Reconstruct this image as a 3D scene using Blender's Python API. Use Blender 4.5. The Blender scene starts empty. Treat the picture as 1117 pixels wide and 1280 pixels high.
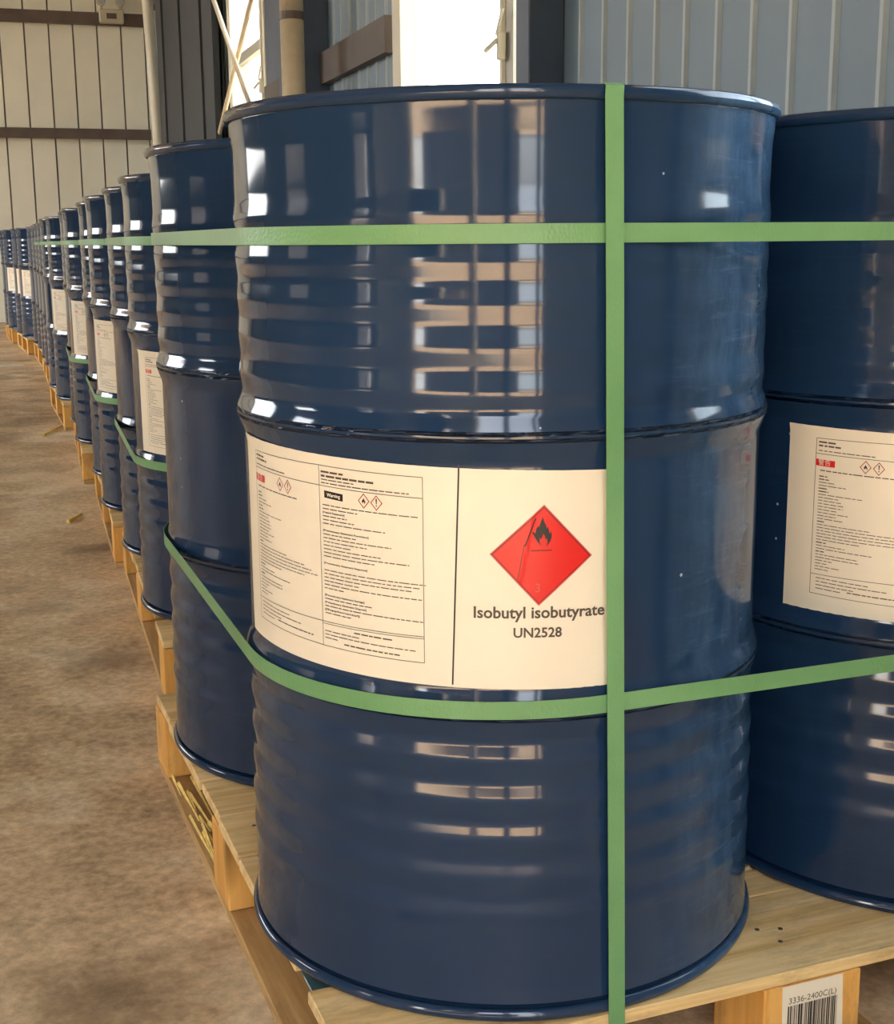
import bpy, bmesh, math, random
from mathutils import Vector, Matrix
from mathutils.geometry import tessellate_polygon
random.seed(7)
S = bpy.context.scene
COL = S.collection
R = math.radians
FLOOR = -0.13            # work height: pallet deck top is z = 0; everything is lifted by LIFT when linked
LIFT = 0.13

# ------------------------------------------------------------------ camera
cam_d = bpy.data.cameras.new('camera')
cam = bpy.data.objects.new('camera', cam_d)
COL.objects.link(cam)
cr = Vector((0.93253351, -0.36099662, -0.0079182))
cu = Vector((0.07943265, 0.18370147, 0.97976743))
cf = Vector((0.35223815, 0.91429492, -0.1999827))
CAM = Vector((-0.58092582, -1.34315436, 0.75161114))
m = Matrix((cr, cu, -cf)).transposed().to_4x4()
m.translation = CAM + Vector((0, 0, LIFT))
cam.matrix_world = m
cam_d.sensor_fit = 'VERTICAL'
cam_d.sensor_height = 24.0
cam_d.lens = 1659.93 * 24.0 / 1280.0
cam_d.clip_start = 0.02
cam_d.clip_end = 300
S.camera = cam

# ------------------------------------------------------------------ world, sun, exposure
w = bpy.data.worlds.new('world'); S.world = w; w.use_nodes = True
nt = w.node_tree; nt.nodes.clear()
sky = nt.nodes.new('ShaderNodeTexSky'); sky.sky_type = 'NISHITA'
sky.sun_disc = False; sky.sun_elevation = R(42); sky.sun_rotation = R(-95); sky.dust_density = 3.0; sky.air_density = 1.0
bg = nt.nodes.new('ShaderNodeBackground'); bg.inputs['Strength'].default_value = 0.66
wo = nt.nodes.new('ShaderNodeOutputWorld')
hs = nt.nodes.new('ShaderNodeHueSaturation'); hs.inputs['Saturation'].default_value = 0.45
nt.links.new(sky.outputs[0], hs.inputs['Color']); hz = nt.nodes.new('ShaderNodeMix'); hz.data_type = 'RGBA'; hz.blend_type = 'ADD'; hz.inputs[0].default_value = 1.0
hz.inputs[7].default_value = (1.7, 1.78, 1.86, 1)          # bright thin overcast over the whole sky
nt.links.new(hs.outputs[0], hz.inputs[6]); nt.links.new(hz.outputs[2], bg.inputs[0]); nt.links.new(bg.outputs[0], wo.inputs[0])
sd = bpy.data.lights.new('sun', 'SUN'); sd.energy = 11.0; sd.angle = R(0.6); sd.color = (1.0, 0.93, 0.82)
so = bpy.data.objects.new('sun', sd); COL.objects.link(so)
sun_az, sun_el = R(258), R(44)
so.rotation_euler = (Vector((-math.sin(sun_az)*math.cos(sun_el), -math.cos(sun_az)*math.cos(sun_el), -math.sin(sun_el)))).to_track_quat('-Z', 'Y').to_euler()
S.view_settings.view_transform = 'Standard'
S.view_settings.look = 'None'
S.view_settings.exposure = 1.3
S.view_settings.gamma = 1.0
S.view_settings.use_curve_mapping = False

# ------------------------------------------------------------------ materials
def srgb(r, g, b):
    f = lambda c: (c/12.92 if c <= 0.04045 else ((c+0.055)/1.055)**2.4)
    return (f(r/255), f(g/255), f(b/255), 1.0)

class NT:
    """a small node-tree builder"""
    def __init__(s, name):
        s.m = bpy.data.materials.new(name); s.m.use_nodes = True
        s.t = s.m.node_tree; s.t.nodes.clear()
        s.out = s.n('ShaderNodeOutputMaterial'); s.b = s.n('ShaderNodeBsdfPrincipled')
        s.l(s.b.outputs[0], s.out.inputs[0])
    def n(s, t, **kw):
        x = s.t.nodes.new(t)
        for k, v in kw.items(): setattr(x, k, v)
        return x
    def l(s, a, b): s.t.links.new(a, b)
    def set(s, **kw):
        for k, v in kw.items(): s.b.inputs[k.replace('_', ' ')].default_value = v
    def coords(s, scale=(1, 1, 1), rand=False, kind='Object'):
        tc = s.n('ShaderNodeTexCoord'); mp = s.n('ShaderNodeMapping'); mp.inputs['Scale'].default_value = scale
        s.l(tc.outputs[kind], mp.inputs[0])
        if rand:
            oi = s.n('ShaderNodeObjectInfo'); mu = s.n('ShaderNodeMath', operation='MULTIPLY'); mu.inputs[1].default_value = 37.0
            s.l(oi.outputs['Random'], mu.inputs[0])
            cb = s.n('ShaderNodeCombineXYZ')
            for i in range(3): s.l(mu.outputs[0], cb.inputs[i])
            s.l(cb.outputs[0], mp.inputs['Location'])
        return mp.outputs[0]
    def noise(s, vec, scale, detail=4, rough=0.55, dist=0.0):
        x = s.n('ShaderNodeTexNoise'); s.l(vec, x.inputs['Vector'])
        x.inputs['Scale'].default_value = scale; x.inputs['Detail'].default_value = detail
        x.inputs['Roughness'].default_value = rough; x.inputs['Distortion'].default_value = dist
        return x.outputs['Fac']
    def ramp(s, fac, stops):
        x = s.n('ShaderNodeValToRGB'); s.l(fac, x.inputs[0])
        e = x.color_ramp.elements
        while len(e) < len(stops): e.new(0.5)
        for i, (p, c) in enumerate(stops):
            e[i].position = p; e[i].color = c if len(c) == 4 else (*c, 1)
        return x.outputs[0]
    def mix(s, fac, a, b, mode='MIX'):
        x = s.n('ShaderNodeMix', data_type='RGBA', blend_type=mode)
        for sock, v in ((x.inputs[0], fac), (x.inputs[6], a), (x.inputs[7], b)):
            if hasattr(v, 'is_linked'): s.l(v, sock)
            else: sock.default_value = v
        return x.outputs[2]
    def bump(s, h, strength=0.2, dist=0.01):
        x = s.n('ShaderNodeBump'); x.inputs['Strength'].default_value = strength; x.inputs['Distance'].default_value = dist
        s.l(h, x.inputs['Height']); s.l(x.outputs[0], s.b.inputs['Normal'])

def simple(name, col, rough=0.5, metal=0.0, var=0.0, scale=8.0, bump=0.0, spec=0.5):
    t = NT(name); t.set(Roughness=rough, Metallic=metal); t.b.inputs['Specular IOR Level'].default_value = spec
    if var or bump:
        v = t.coords(rand=True); f = t.noise(v, scale, 5)
        c2 = tuple(max(0, c*(1-var)) for c in col[:3]) + (1,); c3 = tuple(min(1, c*(1+var)) for c in col[:3]) + (1,)
        t.l(t.ramp(f, [(0.3, c2), (0.7, c3)]), t.b.inputs['Base Color'])
        if bump: t.bump(f, bump, 0.004)
    else: t.set(Base_Color=col)
    return t.m

def drum_paint(name, dusty):
    t = NT(name); t.set(Roughness=0.09, IOR=1.5)
    v = t.coords()
    base = t.ramp(t.noise(v, 3.0, 3), [(0.35, (0.0075, 0.024, 0.060)), (0.7, (0.0105, 0.031, 0.076))])
    # scuffs and dry dust: thin scratches round the shell and small chips
    vs = t.coords((6, 6, 60)); sc = t.noise(vs, 2.2, 8, 0.7, 0.6)
    scr = t.ramp(sc, [(0.54, (0, 0, 0)), (0.68, (1, 1, 1))])
    vr = t.coords((14, 14, 3)); sr = t.noise(vr, 2.6, 7, 0.72)
    run = t.ramp(sr, [(0.45, (0, 0, 0)), (0.75, (1, 1, 1))])
    scuff = t.mix(0.55, scr, run)
    if dusty:
        # the scuffed, window-lit quarter of the shell lies around azimuth -40 deg (towards the neighbouring drum), heaviest near the top
        g = t.n('ShaderNodeTexCoord'); sx = t.n('ShaderNodeSeparateXYZ'); t.l(g.outputs['Object'], sx.inputs[0])
        def mr(sock, a, b, c=0, d=1):
            x = t.n('ShaderNodeMapRange', interpolation_type='SMOOTHSTEP'); t.l(sock, x.inputs[0])
            for i, q in enumerate((a, b, c, d)): x.inputs[i+1].default_value = q
            return x.outputs[0]
        def mul(a, b):
            x = t.n('ShaderNodeMath', operation='MULTIPLY'); t.l(a, x.inputs[0]); t.l(b, x.inputs[1]); return x.outputs[0]
        side = mr(sx.outputs[0], 0.02, 0.2)
        hi = mr(sx.outputs[2], 0.35, 0.8, 0.6, 1.0)
        msk = mul(side, hi)
        lit_dust = mul(msk, mr(t.noise(t.coords((5, 5, 9)), 2.0, 6, 0.65), 0.3, 0.72, 0.3, 0.95))
        amt = t.n('ShaderNodeMath', operation='MULTIPLY_ADD'); amt.inputs[1].default_value = 0.9; amt.inputs[2].default_value = 0.02
        t.l(mul(scuff, msk), amt.inputs[0])
        base = t.mix(lit_dust, base, (0.060, 0.150, 0.290, 1))  # bluish dust, brightened to paint in window light on this side
        col = t.mix(amt.outputs[0], base, (0.17, 0.28, 0.44, 1))
        rr = t.n('ShaderNodeMapRange'); t.l(lit_dust, rr.inputs[0]); rr.inputs[3].default_value = 0.08; rr.inputs[4].default_value = 0.2
        t.l(rr.outputs[0], t.b.inputs['Roughness'])
    else:
        am = t.n('ShaderNodeMath', operation='MULTIPLY'); am.inputs[1].default_value = 0.04; t.l(scuff, am.inputs[0])
        col = t.mix(am.outputs[0], base, (0.2, 0.28, 0.42, 1))
    # chips
    vo = t.n('ShaderNodeTexVoronoi'); vo.inputs['Scale'].default_value = 26; t.l(t.coords(), vo.inputs['Vector'])
    lt = t.n('ShaderNodeMath', operation='LESS_THAN'); lt.inputs[1].default_value = 0.045; t.l(vo.outputs['Distance'], lt.inputs[0])
    gt = t.n('ShaderNodeMath', operation='GREATER_THAN'); gt.inputs[1].default_value = 0.86
    sp = t.n('ShaderNodeSeparateXYZ'); t.l(vo.outputs['Color'], sp.inputs[0]); t.l(sp.outputs[0], gt.inputs[0])
    ch = t.n('ShaderNodeMath', operation='MULTIPLY'); t.l(lt.outputs[0], ch.inputs[0]); t.l(gt.outputs[0], ch.inputs[1])
    t.l(t.mix(ch.outputs[0], col, (0.35, 0.42, 0.5, 1)), t.b.inputs['Base Color'])
    # slight sheet-metal waviness
    t.bump(t.noise(t.coords((1, 1, 0.6)), 9.0, 2), 0.03, 0.006)
    return t.m

def wood(name, axis, c1, c2, c3):
    t = NT(name); t.set(Roughness=0.72); t.b.inputs['Specular IOR Level'].default_value = 0.25
    sc = [16, 16, 16]; sc[axis] = 1.1
    v = t.coords(tuple(sc), rand=True)
    n1 = t.noise(v, 1.6, 6, 0.6, 1.2)
    sc2 = [70, 70, 70]; sc2[axis] = 2.5
    n2 = t.noise(t.coords(tuple(sc2), rand=True), 1.5, 5, 0.65, 0.5)
    a = t.ramp(n1, [(0.25, c1), (0.5, c2), (0.78, c3)])
    b = t.mix(0.35, a, t.ramp(n2, [(0.35, c1), (0.65, c2)]))
    # knots and dirty stains
    k = t.n('ShaderNodeTexVoronoi'); k.inputs['Scale'].default_value = 3.2
    sk = [1.0, 1.0, 1.0]; sk[axis] = 0.45
    t.l(t.coords(tuple(sk), rand=True), k.inputs['Vector'])
    kk = t.ramp(k.outputs['Distance'], [(0.02, (1, 1, 1)), (0.10, (0, 0, 0))])
    c = t.mix(kk, b, tuple(x*0.35 for x in c1[:3]) + (1,))
    st = t.ramp(t.noise(t.coords(tuple(0.45 if i == axis else 1.3 for i in range(3)), rand=True), 7.0, 8, 0.72), [(0.54, (0, 0, 0)), (0.74, (0.7, 0.7, 0.7))])
    t.l(t.mix(st, c, (0.11, 0.085, 0.055, 1)), t.b.inputs['Base Color'])
    t.bump(n2, 0.25, 0.003)
    return t.m

def concrete():
    t = NT('stained_concrete'); t.b.inputs['Specular IOR Level'].default_value = 0.3
    v = t.coords()
    big = t.noise(v, 0.9, 5, 0.55, 0.4); mid = t.noise(v, 4.2, 8, 0.66, 0.3); fine = t.noise(v, 55, 6, 0.7)
    a = t.ramp(big, [(0.35, srgb(154, 126, 94)), (0.5, srgb(214, 185, 146)), (0.66, srgb(242, 218, 180))])
    a = t.mix(0.55, a, t.ramp(mid, [(0.34, srgb(110, 86, 60)), (0.5, srgb(206, 176, 136)), (0.62, srgb(252, 236, 202))]))
    a = t.mix(0.35, a, t.ramp(fine, [(0.36, srgb(106, 82, 58)), (0.64, srgb(240, 214, 174))]))
    spots = t.ramp(t.noise(t.coords((1, 1.0, 1)), 2.6, 4, 0.55), [(0.55, (0, 0, 0)), (0.67, (0.6, 0.6, 0.6))])
    a = t.mix(spots, a, srgb(110, 84, 58))
    t.l(a, t.b.inputs['Base Color'])
    rr = t.n('ShaderNodeMapRange'); t.l(mid, rr.inputs[0]); rr.inputs[3].default_value = 0.42; rr.inputs[4].default_value = 0.8
    t.l(rr.outputs[0], t.b.inputs['Roughness'])
    t.bump(t.mix(0.5, mid, fine), 0.35, 0.004)
    return t.m

def strap_mat():
    t = NT('green_polyester_strap'); t.set(Roughness=0.38)
    v = t.coords()
    a = t.n('ShaderNodeTexVoronoi'); a.inputs['Scale'].default_value = 420; t.l(t.coords((1, 1, 0.6)), a.inputs['Vector'])
    n = t.noise(t.coords((3, 3, 3)), 1.5, 3)
    c = t.ramp(n, [(0.3, srgb(98, 144, 92)), (0.7, srgb(116, 162, 108))])
    t.l(c, t.b.inputs['Base Color'])
    t.bump(a.outputs['Distance'], 0.4, 0.0008)
    return t.m

def glass_mat():
    t = NT('window_glass'); t.t.nodes.remove(t.b)
    tr = t.n('ShaderNodeBsdfTransparent'); tr.inputs[0].default_value = (0.93, 0.96, 0.95, 1)
    gl = t.n('ShaderNodeBsdfGlossy'); gl.inputs['Roughness'].default_value = 0.02
    lw = t.n('ShaderNodeLayerWeight'); lw.inputs[0].default_value = 0.5
    pw = t.n('ShaderNodeMath', operation='POWER'); pw.inputs[1].default_value = 5.0; t.l(lw.outputs['Facing'], pw.inputs[0])
    ma = t.n('ShaderNodeMath', operation='MULTIPLY_ADD'); ma.inputs[1].default_value = 0.9; ma.inputs[2].default_value = 0.04; t.l(pw.outputs[0], ma.inputs[0])
    mx = t.n('ShaderNodeMixShader'); t.l(ma.outputs[0], mx.inputs[0]); t.l(tr.outputs[0], mx.inputs[1]); t.l(gl.outputs[0], mx.inputs[2])
    t.l(mx.outputs[0], t.out.inputs[0])
    return t.m

M = dict(
    drum=drum_paint('navy_drum_paint', False), drum_dusty=drum_paint('scuffed_navy_drum_paint', True),
    paper=simple('label_paper', srgb(232, 220, 196), 0.35, var=0.02, scale=20),
    ink=simple('label_ink', srgb(82, 70, 58), 0.5), black=simple('label_black', srgb(36, 32, 30), 0.45),
    red=simple('label_red', (0.70, 0.012, 0.012, 1), 0.3), dred=simple('label_dark_red', srgb(130, 20, 18), 0.4), rim_red=simple('label_pale_red', srgb(208, 84, 78), 0.4),
    pict=simple('pictogram_red', srgb(168, 60, 46), 0.45),
    deckx=wood('pine_deck_board', 0, srgb(178, 134, 76), srgb(236, 202, 142), srgb(248, 228, 182)),
    boardy=wood('pine_bottom_board', 1, srgb(146, 108, 62), srgb(196, 158, 104), srgb(222, 190, 134)),
    block=wood('pine_block', 2, srgb(200, 138, 60), srgb(228, 172, 92), srgb(236, 190, 116)),
    raw=simple('raw_splintered_wood', srgb(226, 194, 108), 0.8, var=0.25, scale=60),
    floor=concrete(), strap=strap_mat(), glass=glass_mat(),
    grey=simple('grey_wall_sheet', srgb(116, 136, 150), 0.5, var=0.06, scale=3),
    greyrib=simple('pale_wall_rib', srgb(164, 176, 180), 0.45, var=0.05, scale=3),
    cream=simple('cream_wall_sheet', srgb(242, 238, 218), 0.5, var=0.05, scale=1.5),
    creamrib=simple('dull_wall_seam', srgb(138, 130, 112), 0.6, var=0.1, scale=3),
    purlin=simple('brown_steel_purlin', srgb(96, 82, 74), 0.55, var=0.2, scale=5),
    girt=simple('dark_brown_girt', srgb(82, 72, 68), 0.55, var=0.2, scale=5),
    steel=simple('dark_painted_steel', srgb(72, 86, 106), 0.5, var=0.15, scale=5),
    frame=simple('cream_window_frame', srgb(224, 218, 198), 0.4, var=0.04, scale=4),
    alu=simple('aluminium_sash', srgb(176, 176, 170), 0.35, metal=0.3),
    pipe=simple('cream_pipe', srgb(206, 190, 160), 0.45, var=0.15, scale=9),
    rod=simple('pale_brace_rod', srgb(218, 200, 172), 0.45),
    fit=simple('lamp_plastic', srgb(196, 186, 158), 0.4), lens=simple('lamp_reflector', srgb(235, 232, 222), 0.15, metal=0.6),
    westwall=simple('grey_green_wall_sheet', srgb(118, 124, 120), 0.6, var=0.08, scale=2),
    soil=simple('sunlit_sandy_yard', srgb(226, 188, 140), 0.9, var=0.12, scale=1.2),
    roof=simple('roof_sheet', srgb(176, 176, 170), 0.6), darkshed=simple('dark_cladding', srgb(58, 62, 66), 0.7), neighbour=simple('grey_render', srgb(150, 152, 150), 0.8, var=0.1, scale=1),
    shutter=simple('shutter_steel', srgb(120, 124, 126), 0.5), line=simple('pale_light_streak', srgb(214, 204, 186), 0.7, var=0.1, scale=12),
    teal=simple('teal_plastic', srgb(64, 96, 98), 0.35),
)

# ------------------------------------------------------------------ mesh builder
class MB:
    def __init__(s): s.v = []; s.f = []; s.mi = []; s.mats = []
    def mat(s, m):
        if m not in s.mats: s.mats.append(m)
        return s.mats.index(m)
    def add(s, vs, fs, m):
        o = len(s.v); s.v += [tuple(x) for x in vs]; k = s.mat(m)
        for f in fs: s.f.append(tuple(i+o for i in f)); s.mi.append(k)
    def box(s, c, d, m, frame=None, bev=0.0):
        x, y, z = d[0]/2, d[1]/2, d[2]/2
        if bev:
            bm = bmesh.new(); bmesh.ops.create_cube(bm, size=1.0)
            for v in bm.verts: v.co = Vector((v.co.x*d[0], v.co.y*d[1], v.co.z*d[2]))
            bmesh.ops.bevel(bm, geom=bm.edges[:], offset=bev, segments=1, affect='EDGES')
            bm.verts.index_update()
            P = [v.co.copy() for v in bm.verts]; F = [[v.index for v in f.verts] for f in bm.faces]; bm.free()
        else:
            P = [Vector((sx*x, sy*y, sz*z)) for sx in (-1, 1) for sy in (-1, 1) for sz in (-1, 1)]
            F = [(0, 1, 3, 2), (4, 6, 7, 5), (0, 4, 5, 1), (2, 3, 7, 6), (0, 2, 6, 4), (1, 5, 7, 3)]
        P = [p + Vector(c) for p in P]
        if frame: P = [frame(p) for p in P]
        s.add(P, F, m)
    def lathe(s, prof, n, m, caps=False):
        vs = []; fs = []
        for (r, z) in prof:
            for i in range(n):
                a = 2*math.pi*i/n; vs.append((r*math.cos(a), r*math.sin(a), z))
        for j in range(len(prof)-1):
            for i in range(n):
                k = (i+1) % n; fs.append((j*n+i, j*n+k, (j+1)*n+k, (j+1)*n+i))
        if caps:
            fs.append(tuple(range(n))[::-1]); o = (len(prof)-1)*n; fs.append(tuple(o+i for i in range(n)))
        s.add(vs, fs, m)
    def tube(s, a, b, r, m, n=10, caps=True):
        a = Vector(a); b = Vector(b); d = (b-a).normalized()
        x = d.orthogonal().normalized(); y = d.cross(x)
        vs = [p + x*r*math.cos(2*math.pi*i/n) + y*r*math.sin(2*math.pi*i/n) for p in (a, b) for i in range(n)]
        fs = [(i, (i+1) % n, n+(i+1) % n, n+i) for i in range(n)]
        if caps: fs += [tuple(range(n))[::-1], tuple(n+i for i in range(n))]
        s.add(vs, fs, m)
    def mesh(s, name, smooth=False):
        me = bpy.data.meshes.new(name); me.from_pydata(s.v, [], s.f)
        for mm in s.mats: me.materials.append(mm)
        me.polygons.foreach_set('material_index', s.mi)
        if smooth:
            me.polygons.foreach_set('use_smooth', [True]*len(me.polygons))
        me.update(); return me
    def build(s, name, parent=None, smooth=False):
        return link(name, s.mesh(name, smooth), parent)

def link(name, me, parent=None):
    o = bpy.data.objects.new(name, me); COL.objects.link(o)
    if parent is not None: o.parent = parent
    else: o.location.z += LIFT
    return o
def empty(name, loc, rz=0.0):
    o = bpy.data.objects.new(name, None); COL.objects.link(o)
    o.location = (loc[0], loc[1], loc[2] + LIFT); o.rotation_euler = (0, 0, rz); o.empty_display_size = 0.1
    return o
def tag(o, label=None, cat=None, group=None, kind=None):
    for k, v in (('label', label), ('category', cat), ('group', group), ('kind', kind)):
        if v: o[k] = v
    return o
def copy_tree(o, parent=None):
    c = o.copy(); COL.objects.link(c)
    if parent is not None: c.parent = parent
    for ch in o.children: copy_tree(ch, c)
    return c

# ------------------------------------------------------------------ building (frame B: n along the drum row, e towards the window wall)
TH = R(3.0)
EN = Vector((math.sin(TH), math.cos(TH), 0)); EE = Vector((math.cos(TH), -math.sin(TH), 0))
O = Vector((CAM.x, CAM.y, FLOOR))
def B(p):                     # (e, n, height above floor) -> world
    return O + EE*p[0] + EN*p[1] + Vector((0, 0, p[2]))
E_IN, N_IN, S_IN, W_IN, H_IN = 1.85, 16.3, -1.35, -7.5, 5.2

def struct(name, mb, parent=None, smooth=False, label=None):
    o = mb.build(name, parent, smooth)
    if parent is None: o['kind'] = 'structure'
    if label: o['label'] = label
    return o

# floor
mb = MB(); mb.box(((E_IN+W_IN)/2, (N_IN+S_IN)/2, -0.1), (E_IN-W_IN+0.4, N_IN-S_IN+0.4, 0.2), M['floor'], B); struct('floor', mb, label='brown stained concrete floor beside the drum row')
# ground outside and yard
mb = MB(); mb.box((0, 0, -0.35), (160, 160, 0.3), M['soil'], B); struct('ground', mb)
# ceiling with rafters
mb = MB(); mb.box(((E_IN+W_IN)/2, (N_IN+S_IN)/2, H_IN+0.06), (E_IN-W_IN+0.6, N_IN-S_IN+0.6, 0.12), M['roof'], B); mb.box((-9.8, 9.6, H_IN+0.06), (4.6, 16.0, 0.12), M['roof'], B)      # unseen canopy added along the west side to keep sun out of the openings
ceil = struct('ceiling', mb)
for n in (0.6, 4.4, 8.2, 12.2):
    mb = MB(); mb.box(((E_IN+W_IN)/2, n, H_IN-0.16), (E_IN-W_IN-0.1, 0.16, 0.3), M['steel'], B); mb.build('rafter', ceil)

# ---- east wall: ribbed grey sheets on girts, windows between
def ribbed(w, h, rib, m, mr, depth=0.028, flip=1):
    """one wall sheet of width w (along local x, 0..w) and height h with a standing rib at its end; faces local -y"""
    b = MB(); t = 0.012
    prof = [(0, 0), (w-rib, 0), (w-rib*0.72, -depth), (w-rib*0.28, -depth), (w, 0)]
    vs = []
    for (x, y) in prof: vs += [(x, y, 0), (x, y, h)]
    for (x, y) in ((w, t), (0, t)): vs += [(x, y, 0), (x, y, h)]
    n = len(vs)//2
    b.add(vs, [(0, 2, 3, 1)], m)
    b.add(vs, [(2*i, 2*i+2, 2*i+3, 2*i+1) for i in (1, 2, 3)], mr)
    b.add(vs, [(8, 10, 11, 9), (10, 12, 13, 11), (12, 0, 1, 13), tuple(range(1, 2*n, 2)), tuple(range(0, 2*n, 2))[::-1]], m)
    return b

wins = [(0.60, 2.05, 1.0, 3.4), (4.64, 6.34, 1.0, 3.4), (9.55, 11.1, 1.0, 3.4)]   # n0, n1, sill, head
mb = MB()
mb.box((E_IN+0.09, (N_IN+S_IN)/2, 0.1), (0.12, N_IN-S_IN+0.2, 0.2), M['steel'], B)       # base rail
east = struct('wall_east', mb, label='grey ribbed sheet wall with windows behind the drums')
rotE = math.atan2(EN.y, EN.x)
def sheet_at(base, n0, w, z0, h, par, mesh_cache={}):
    key = (round(w, 4), round(h, 3))
    if key not in mesh_cache: mesh_cache[key] = ribbed(w, h, 0.034, M['grey'], M['greyrib']).mesh('wall_sheet')
    o = bpy.data.objects.new('wall_sheet', mesh_cache[key]); COL.objects.link(o); o.parent = par
    p = B((base, n0, z0)); o.location = p
    o.rotation_euler = (0, 0, rotE + math.pi)      # local +x runs south so the rib ends on the south side; -y faces the hall
    return o
# local x runs south (rotE+pi), local -y then points ... east-facing check: use mirrored placing from the north end
P = 0.18; n = 2.60 - 0.18*22 + 0.017
edges = []
k = -22
while True:
    a = 2.60 + P*k; 
    if a > N_IN: break
    if a + P > S_IN: edges.append(a)
    k += 1
for a in edges:
    a0, a1 = max(a, S_IN), min(a+P, N_IN)
    mid = (a0+a1)/2
    hit = [wn for wn in wins if wn[0]-0.02 < mid < wn[1]+0.02]
    segs = [(0.0, H_IN)] if not hit else [(0.0, hit[0][2]), (hit[0][3], H_IN)]
    for z0, z1 in segs:
        ms = ribbed(P, z1-z0, 0.030, M['grey'], M['greyrib'], 0.010)
        key = ('E', round(z0, 2), round(z1, 2))
        me = bpy.data.meshes.get('wall_sheet_%s_%s' % (key[1], key[2])) or ms.mesh('wall_sheet_%s_%s' % (key[1], key[2]))
        o = bpy.data.objects.new('wall_sheet', me); COL.objects.link(o); o.parent = east
        # local x -> north, local y -> east
        o.matrix_local = Matrix(((EN.x, EE.x, 0, 0), (EN.y, EE.y, 0, 0), (0, 0, 1, 0), (0, 0, 0, 1)))
        o.location = B((E_IN, a, z0))
for z in (1.87, 3.6):
    mb = MB()
    runs = [(S_IN, 4.3), (6.40, 9.5)] if z < 3 else [(S_IN, N_IN)]
    for a, b in runs:
        if z < 3 and a < 0:
            for q in ((S_IN, 0.0), (2.1, 4.3)):
                mb.box((E_IN-0.075, sum(q)/2, z), (0.09, q[1]-q[0], 0.16), M['purlin'], B)
        else: mb.box((E_IN-0.03, (a+b)/2, z-0.02), (0.05, b-a, 0.17), M['girt'], B)
    mb.build('girt', east)
for n0, n1, dep in ((4.35, 4.47, 0.13), (7.78, 8.3, 0.19), (8.78, 9.42, 0.05), (0.05, 0.2, 0.13)):
    mb = MB(); mb.box((E_IN-dep/2, (n0+n1)/2, H_IN/2), (dep, n1-n0, H_IN), M['steel'], B, 0.004); tag(struct('trim_1', mb), 'dark steel column against the grey sheet wall')
# dark panel with stiffeners along the far part of the wall
mb = MB(); mb.box((E_IN-0.10, 13.25, 2.1), (0.05, 3.9, 4.1), M['darkshed'], B); dr = struct('dark_panel', mb, label='dark panel on the far side wall')
for q in (11.9, 13.25, 14.6):
    b_ = MB(); b_.box((E_IN-0.13, q, 2.1), (0.03, 0.08, 4.0), M['darkshed'], B); b_.build('stiffener', dr)
# windows
def window(idx, n0, n1, z0, z1):
    e = E_IN
    mb = MB()
    fw = 0.07
    for c, d in (((e+0.035, n0+fw/2, (z0+z1)/2), (0.14, fw, z1-z0)), ((e+0.035, n1-fw/2-0.03, (z0+z1)/2), (0.14, fw+0.06, z1-z0)),
                 ((e+0.035, (n0+n1)/2, z0+fw/2), (0.14, n1-n0, fw)), ((e+0.035, (n0+n1)/2, z1-fw/2), (0.14, n1-n0, fw))):
        mb.box(c, d, M['frame'], B, 0.003)
    o = struct('window_%d' % idx, mb, label='bright window with cream frame in the grey wall')
    mi = n1 - 0.55 if idx == 1 else n0 + 0.27
    s = MB()
    s.box((e+0.03, mi, (z0+z1)/2), (0.04, 0.10, z1-z0-2*fw), M['alu'], B)
    s.box((e+0.005, mi+0.045, (z0+z1)/2), (0.02, 0.025, z1-z0-2*fw), M['frame'], B)
    s.build('sash_stile', o)
    if idx != 2:
        s = MB(); s.box((e+0.03, (n0+n1)/2, 2.28), (0.05, n1-n0-2*fw, 0.07), M['alu'], B); s.build('transom', o)
    for a, b in ((n0+fw, mi-0.05), (mi+0.05, n1-fw-0.06)):
        g = MB(); g.box((e+0.035, (a+b)/2, (z0+z1)/2), (0.006, b-a, z1-z0-2*fw), M['glass'], B); g.build('pane', o)
    l = MB()
    zc = 1.62 if idx == 2 else 2.0
    l.box((e-0.012, mi+0.02, zc-0.02), (0.03, 0.03, 0.10), M['frame'], B, 0.004)
    l.tube(B((e-0.03, mi+0.02, zc)), B((e-0.05, mi+0.09, zc-0.03)), 0.009, M['frame'], 8)
    l.tube(B((e-0.03, mi+0.02, zc+0.02)), B((e-0.02, mi-0.02, zc+0.11)), 0.007, M['frame'], 8)
    l.build('latch', o)
    # portal: lets the renderer sample the sky through this opening (adds no light of its own)
    portal((e+0.16, (n0+n1)/2, (z0+z1)/2), n1-n0, z1-z0, -EE)
def portal(c, wdt, hgt, direction):
    d = bpy.data.lights.new('sky_portal', 'AREA'); d.shape = 'RECTANGLE'; d.size = wdt; d.size_y = hgt
    d.cycles.is_portal = True
    o = bpy.data.objects.new('sky_portal', d); COL.objects.link(o)
    o.location = B(c) + Vector((0, 0, LIFT))
    o.rotation_euler = direction.to_track_quat('-Z', 'Y').to_euler()
for i, wn in enumerate(wins): window(i+1, *wn)

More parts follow.
